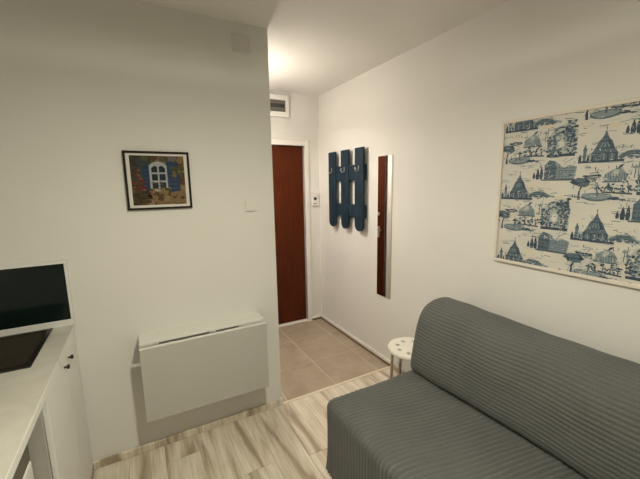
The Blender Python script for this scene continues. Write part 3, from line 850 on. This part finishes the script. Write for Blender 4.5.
def stamp(f, p, sc):
    T_.piv = p; T_.sc = sc; f(*p)
    x0_, x1_, y0_, y1b = BOX[f]
    for k in range(int(9000 * (x1_ - x0_) * (y1b - y0_) / 2)):        # pen hatching over the motif
        a_, b_ = p[0] + rng.uniform(x0_, x1_), p[1] + rng.uniform(y0_, y1b)
        an = rng.choice((0.1, 0.25, 1.4, 1.8, -0.2)); ln = rng.uniform(.006, .016)
        T_.line((a_, b_), (a_ + ln * math.cos(an), b_ + ln * math.sin(an)), rng.uniform(.0016, .003), rng.choice('cggmmdl'), 6)
    T_.sc = 1.0
BOX = {temple: (-.09, .16, .0, .06), boat: (-.09, .07, .0, .05), pine: (-.09, .10, .0, .085), grove: (-.055, .055, .0, .13), ruin: (-.09, .07, .0, .075)}
DU, DV = 0.3735, 0.3665
zb = BZ0 + FR; ub = FR - 0.0
def at(y, z): return (BY0 - FR - y, z - zb)
for c in range(-1, 5):
    for r in range(-2, 4):
        odd = c % 2
        # columns of the first kind sit at every DU, shifted by half a repeat each time
        y1_ = -1.048 - c * DU
        sh = -0.0 if c % 2 == 0 else 0.178
        z_ = 1.533 + sh + r * DV
        stamp(temple, at(y1_, z_), 1.0); stamp(boat, at(y1_ - .040, z_ - .090), 1.15); stamp(pine, at(y1_ + .008, z_ - .176), 1.15)
        y2_ = -1.238 - c * DU
        sh2 = 0.0 if c % 2 == 0 else -0.183
        z2_ = 1.752 + sh2 + r * DV
        stamp(grove, at(y2_, z2_ - .004), 1.12); stamp(ruin, at(y2_ + .008, z2_ - .118), 1.15)
        for k in range(46):         # loose pen strokes of hills, water and clouds
            uu, vv = at(y1_ - .09 + rng.uniform(-.19, .19), z_ + rng.uniform(-.18, .18))
            n_ = rng.choice((1, 2, 3))
            for j in range(n_):
                T_.line((uu + .004 * j, vv - .006 * j), (uu + .004 * j + rng.uniform(.012, .045), vv - .006 * j + rng.uniform(-.005, .005)), .0028, rng.choice('glglm'), 0)
        for k in range(5):
            uu, vv = at(y1_ + rng.uniform(-.18, .18), z_ + rng.uniform(-.18, .18))
            T_.line((uu, vv), (uu + rng.uniform(.02, .05), vv + rng.uniform(-.004, .004)), .0025, 'l', 0)
            T_.blob(uu + .02, vv - .02, .03, .008, 'y', 0, 9, .2, rng)
o = T_.build('print', tm, lambda u, v, l: (-0.012 - l, BY0 - FR - u, zb + v))
setpar(o, board)

# ------------------------------------------------------------------ small framed picture on the partition
FX0, FX1, FZ0, FZ1 = -1.924, -1.584, 1.501, 1.827
pic = empty('framed_picture', ((FX0 + FX1) / 2, 0, FZ0), 'small dark-framed painting of a window with blue shutters on the partition', 'picture')
def fp(name, lo, hi, m, bev=0.0015): return setpar(box(name, lo, hi, m, None, bev), pic)
fw = 0.012
fp('frame_bar', (FX0, -0.020, FZ1 - fw), (FX1, 0.0, FZ1), M['frame_dark'])
fp('frame_bar', (FX0, -0.020, FZ0), (FX1, 0.0, FZ0 + fw), M['frame_dark'])
fp('frame_bar', (FX0, -0.020, FZ0 + fw), (FX0 + fw, 0.0, FZ1 - fw), M['frame_dark'])
fp('frame_bar', (FX1 - fw, -0.020, FZ0 + fw), (FX1, 0.0, FZ1 - fw), M['frame_dark'])
fp('mount', (FX0 + fw, -0.010, FZ0 + fw), (FX1 - fw, -0.002, FZ1 - fw), M['mount'], 0.0)
mw = 0.018
AX0, AZ0 = FX0 + fw + mw, FZ0 + fw + mw - 0.004
AW, AH = (FX1 - FX0) - 2 * (fw + mw) , (FZ1 - FZ0) - 2 * (fw + mw) + 0.010
A_ = Print(1.0, 1.0)
am = {k: mat('paint_' + k, tuple(0.62 * q for q in c), 0.7, spec=0.2) for k, c in dict(
    ochre=(0.30, 0.19, 0.09), brown=(0.12, 0.062, 0.030), dark=(0.055, 0.042, 0.030), teal=(0.055, 0.075, 0.070), olive=(0.12, 0.115, 0.045),
    blue=(0.030, 0.062, 0.125), bluel=(0.055, 0.095, 0.165), white=(0.56, 0.58, 0.60), glass=(0.020, 0.032, 0.045), red=(0.19, 0.040, 0.030),
    tan=(0.36, 0.25, 0.14), green=(0.07, 0.085, 0.03), pink=(0.30, 0.14, 0.11), grey=(0.20, 0.18, 0.15)).items()}
r2 = random.Random(5)
A_.rect(0, 0, 1, 1, 'brown', 0)
def daub(n, u0, u1, v0, v1, cols, s0, s1, layer):
    for k in range(n):
        A_.blob(r2.uniform(u0, u1), r2.uniform(v0, v1), r2.uniform(s0, s1), r2.uniform(s0, s1) * .7, r2.choice(cols), layer + (k % 4) * .25, 9, .25, r2)
daub(40, .0, .35, .55, 1.0, ['teal', 'teal', 'dark', 'olive'], .05, .11, 1)
daub(40, .4, 1.0, .7, 1.0, ['olive', 'grey', 'ochre', 'brown'], .05, .10, 1)
daub(60, .3, 1.0, .0, .35, ['ochre', 'tan', 'ochre', 'brown'], .05, .10, 1)
daub(40, .85, 1.0, .1, .8, ['tan', 'ochre', 'brown'], .03, .07, 1)
daub(30, .0, .3, .0, .3, ['dark', 'brown', 'olive'], .05, .10, 1)
# shutters
A_.poly([(.20, .36), (.335, .30), (.335, .80), (.22, .80)], 'blue', 3)
A_.poly([(.67, .25), (.90, .28), (.88, .88), (.66, .90)], 'blue', 3)
for k in range(6): A_.rect(.69, .32 + k * .09, .86, .345 + k * .09, 'bluel', 4)
for k in range(5): A_.rect(.235, .38 + k * .08, .32, .40 + k * .08, 'bluel', 4)
# window
A_.poly([(.335, .28), (.665, .28), (.665, .80), (.60, .86), (.50, .885), (.40, .86), (.335, .80)], 'white', 3)
for u0, u1 in ((.375, .485), (.515, .63)):
    A_.rect(u0, .33, u1, .46, 'glass', 4.2); A_.rect(u0, .50, u1, .63, 'glass', 4.2)
    A_.poly([(u0, .665), (u1, .665), (u1, .78 if u0 < .5 else .75), ((u0 + u1) / 2, .80), (u0, .75 if u0 < .5 else .78)], 'glass', 4.2)
daub(10, .38, .62, .34, .50, ['teal', 'brown', 'grey'], .015, .035, 4.6)
# flower box, blossoms, foliage
daub(26, .34, .70, .20, .34, ['tan', 'green', 'ochre', 'pink'], .025, .055, 5)
daub(34, .02, .24, .30, .62, ['red', 'dark', 'red', 'pink', 'brown'], .02, .045, 5)
daub(18, .10, .18, .55, .75, ['red', 'brown', 'grey'], .012, .03, 5)
daub(30, .74, .98, .55, .78, ['green', 'olive', 'olive', 'ochre'], .02, .05, 5)
daub(20, .05, .32, .02, .25, ['dark', 'green', 'brown'], .03, .06, 5)
o = A_.build('painting', am, lambda u, v, l: (AX0 + u * AW, -0.010 - l, AZ0 + v * AH), 0.0004)
setpar(o, pic)
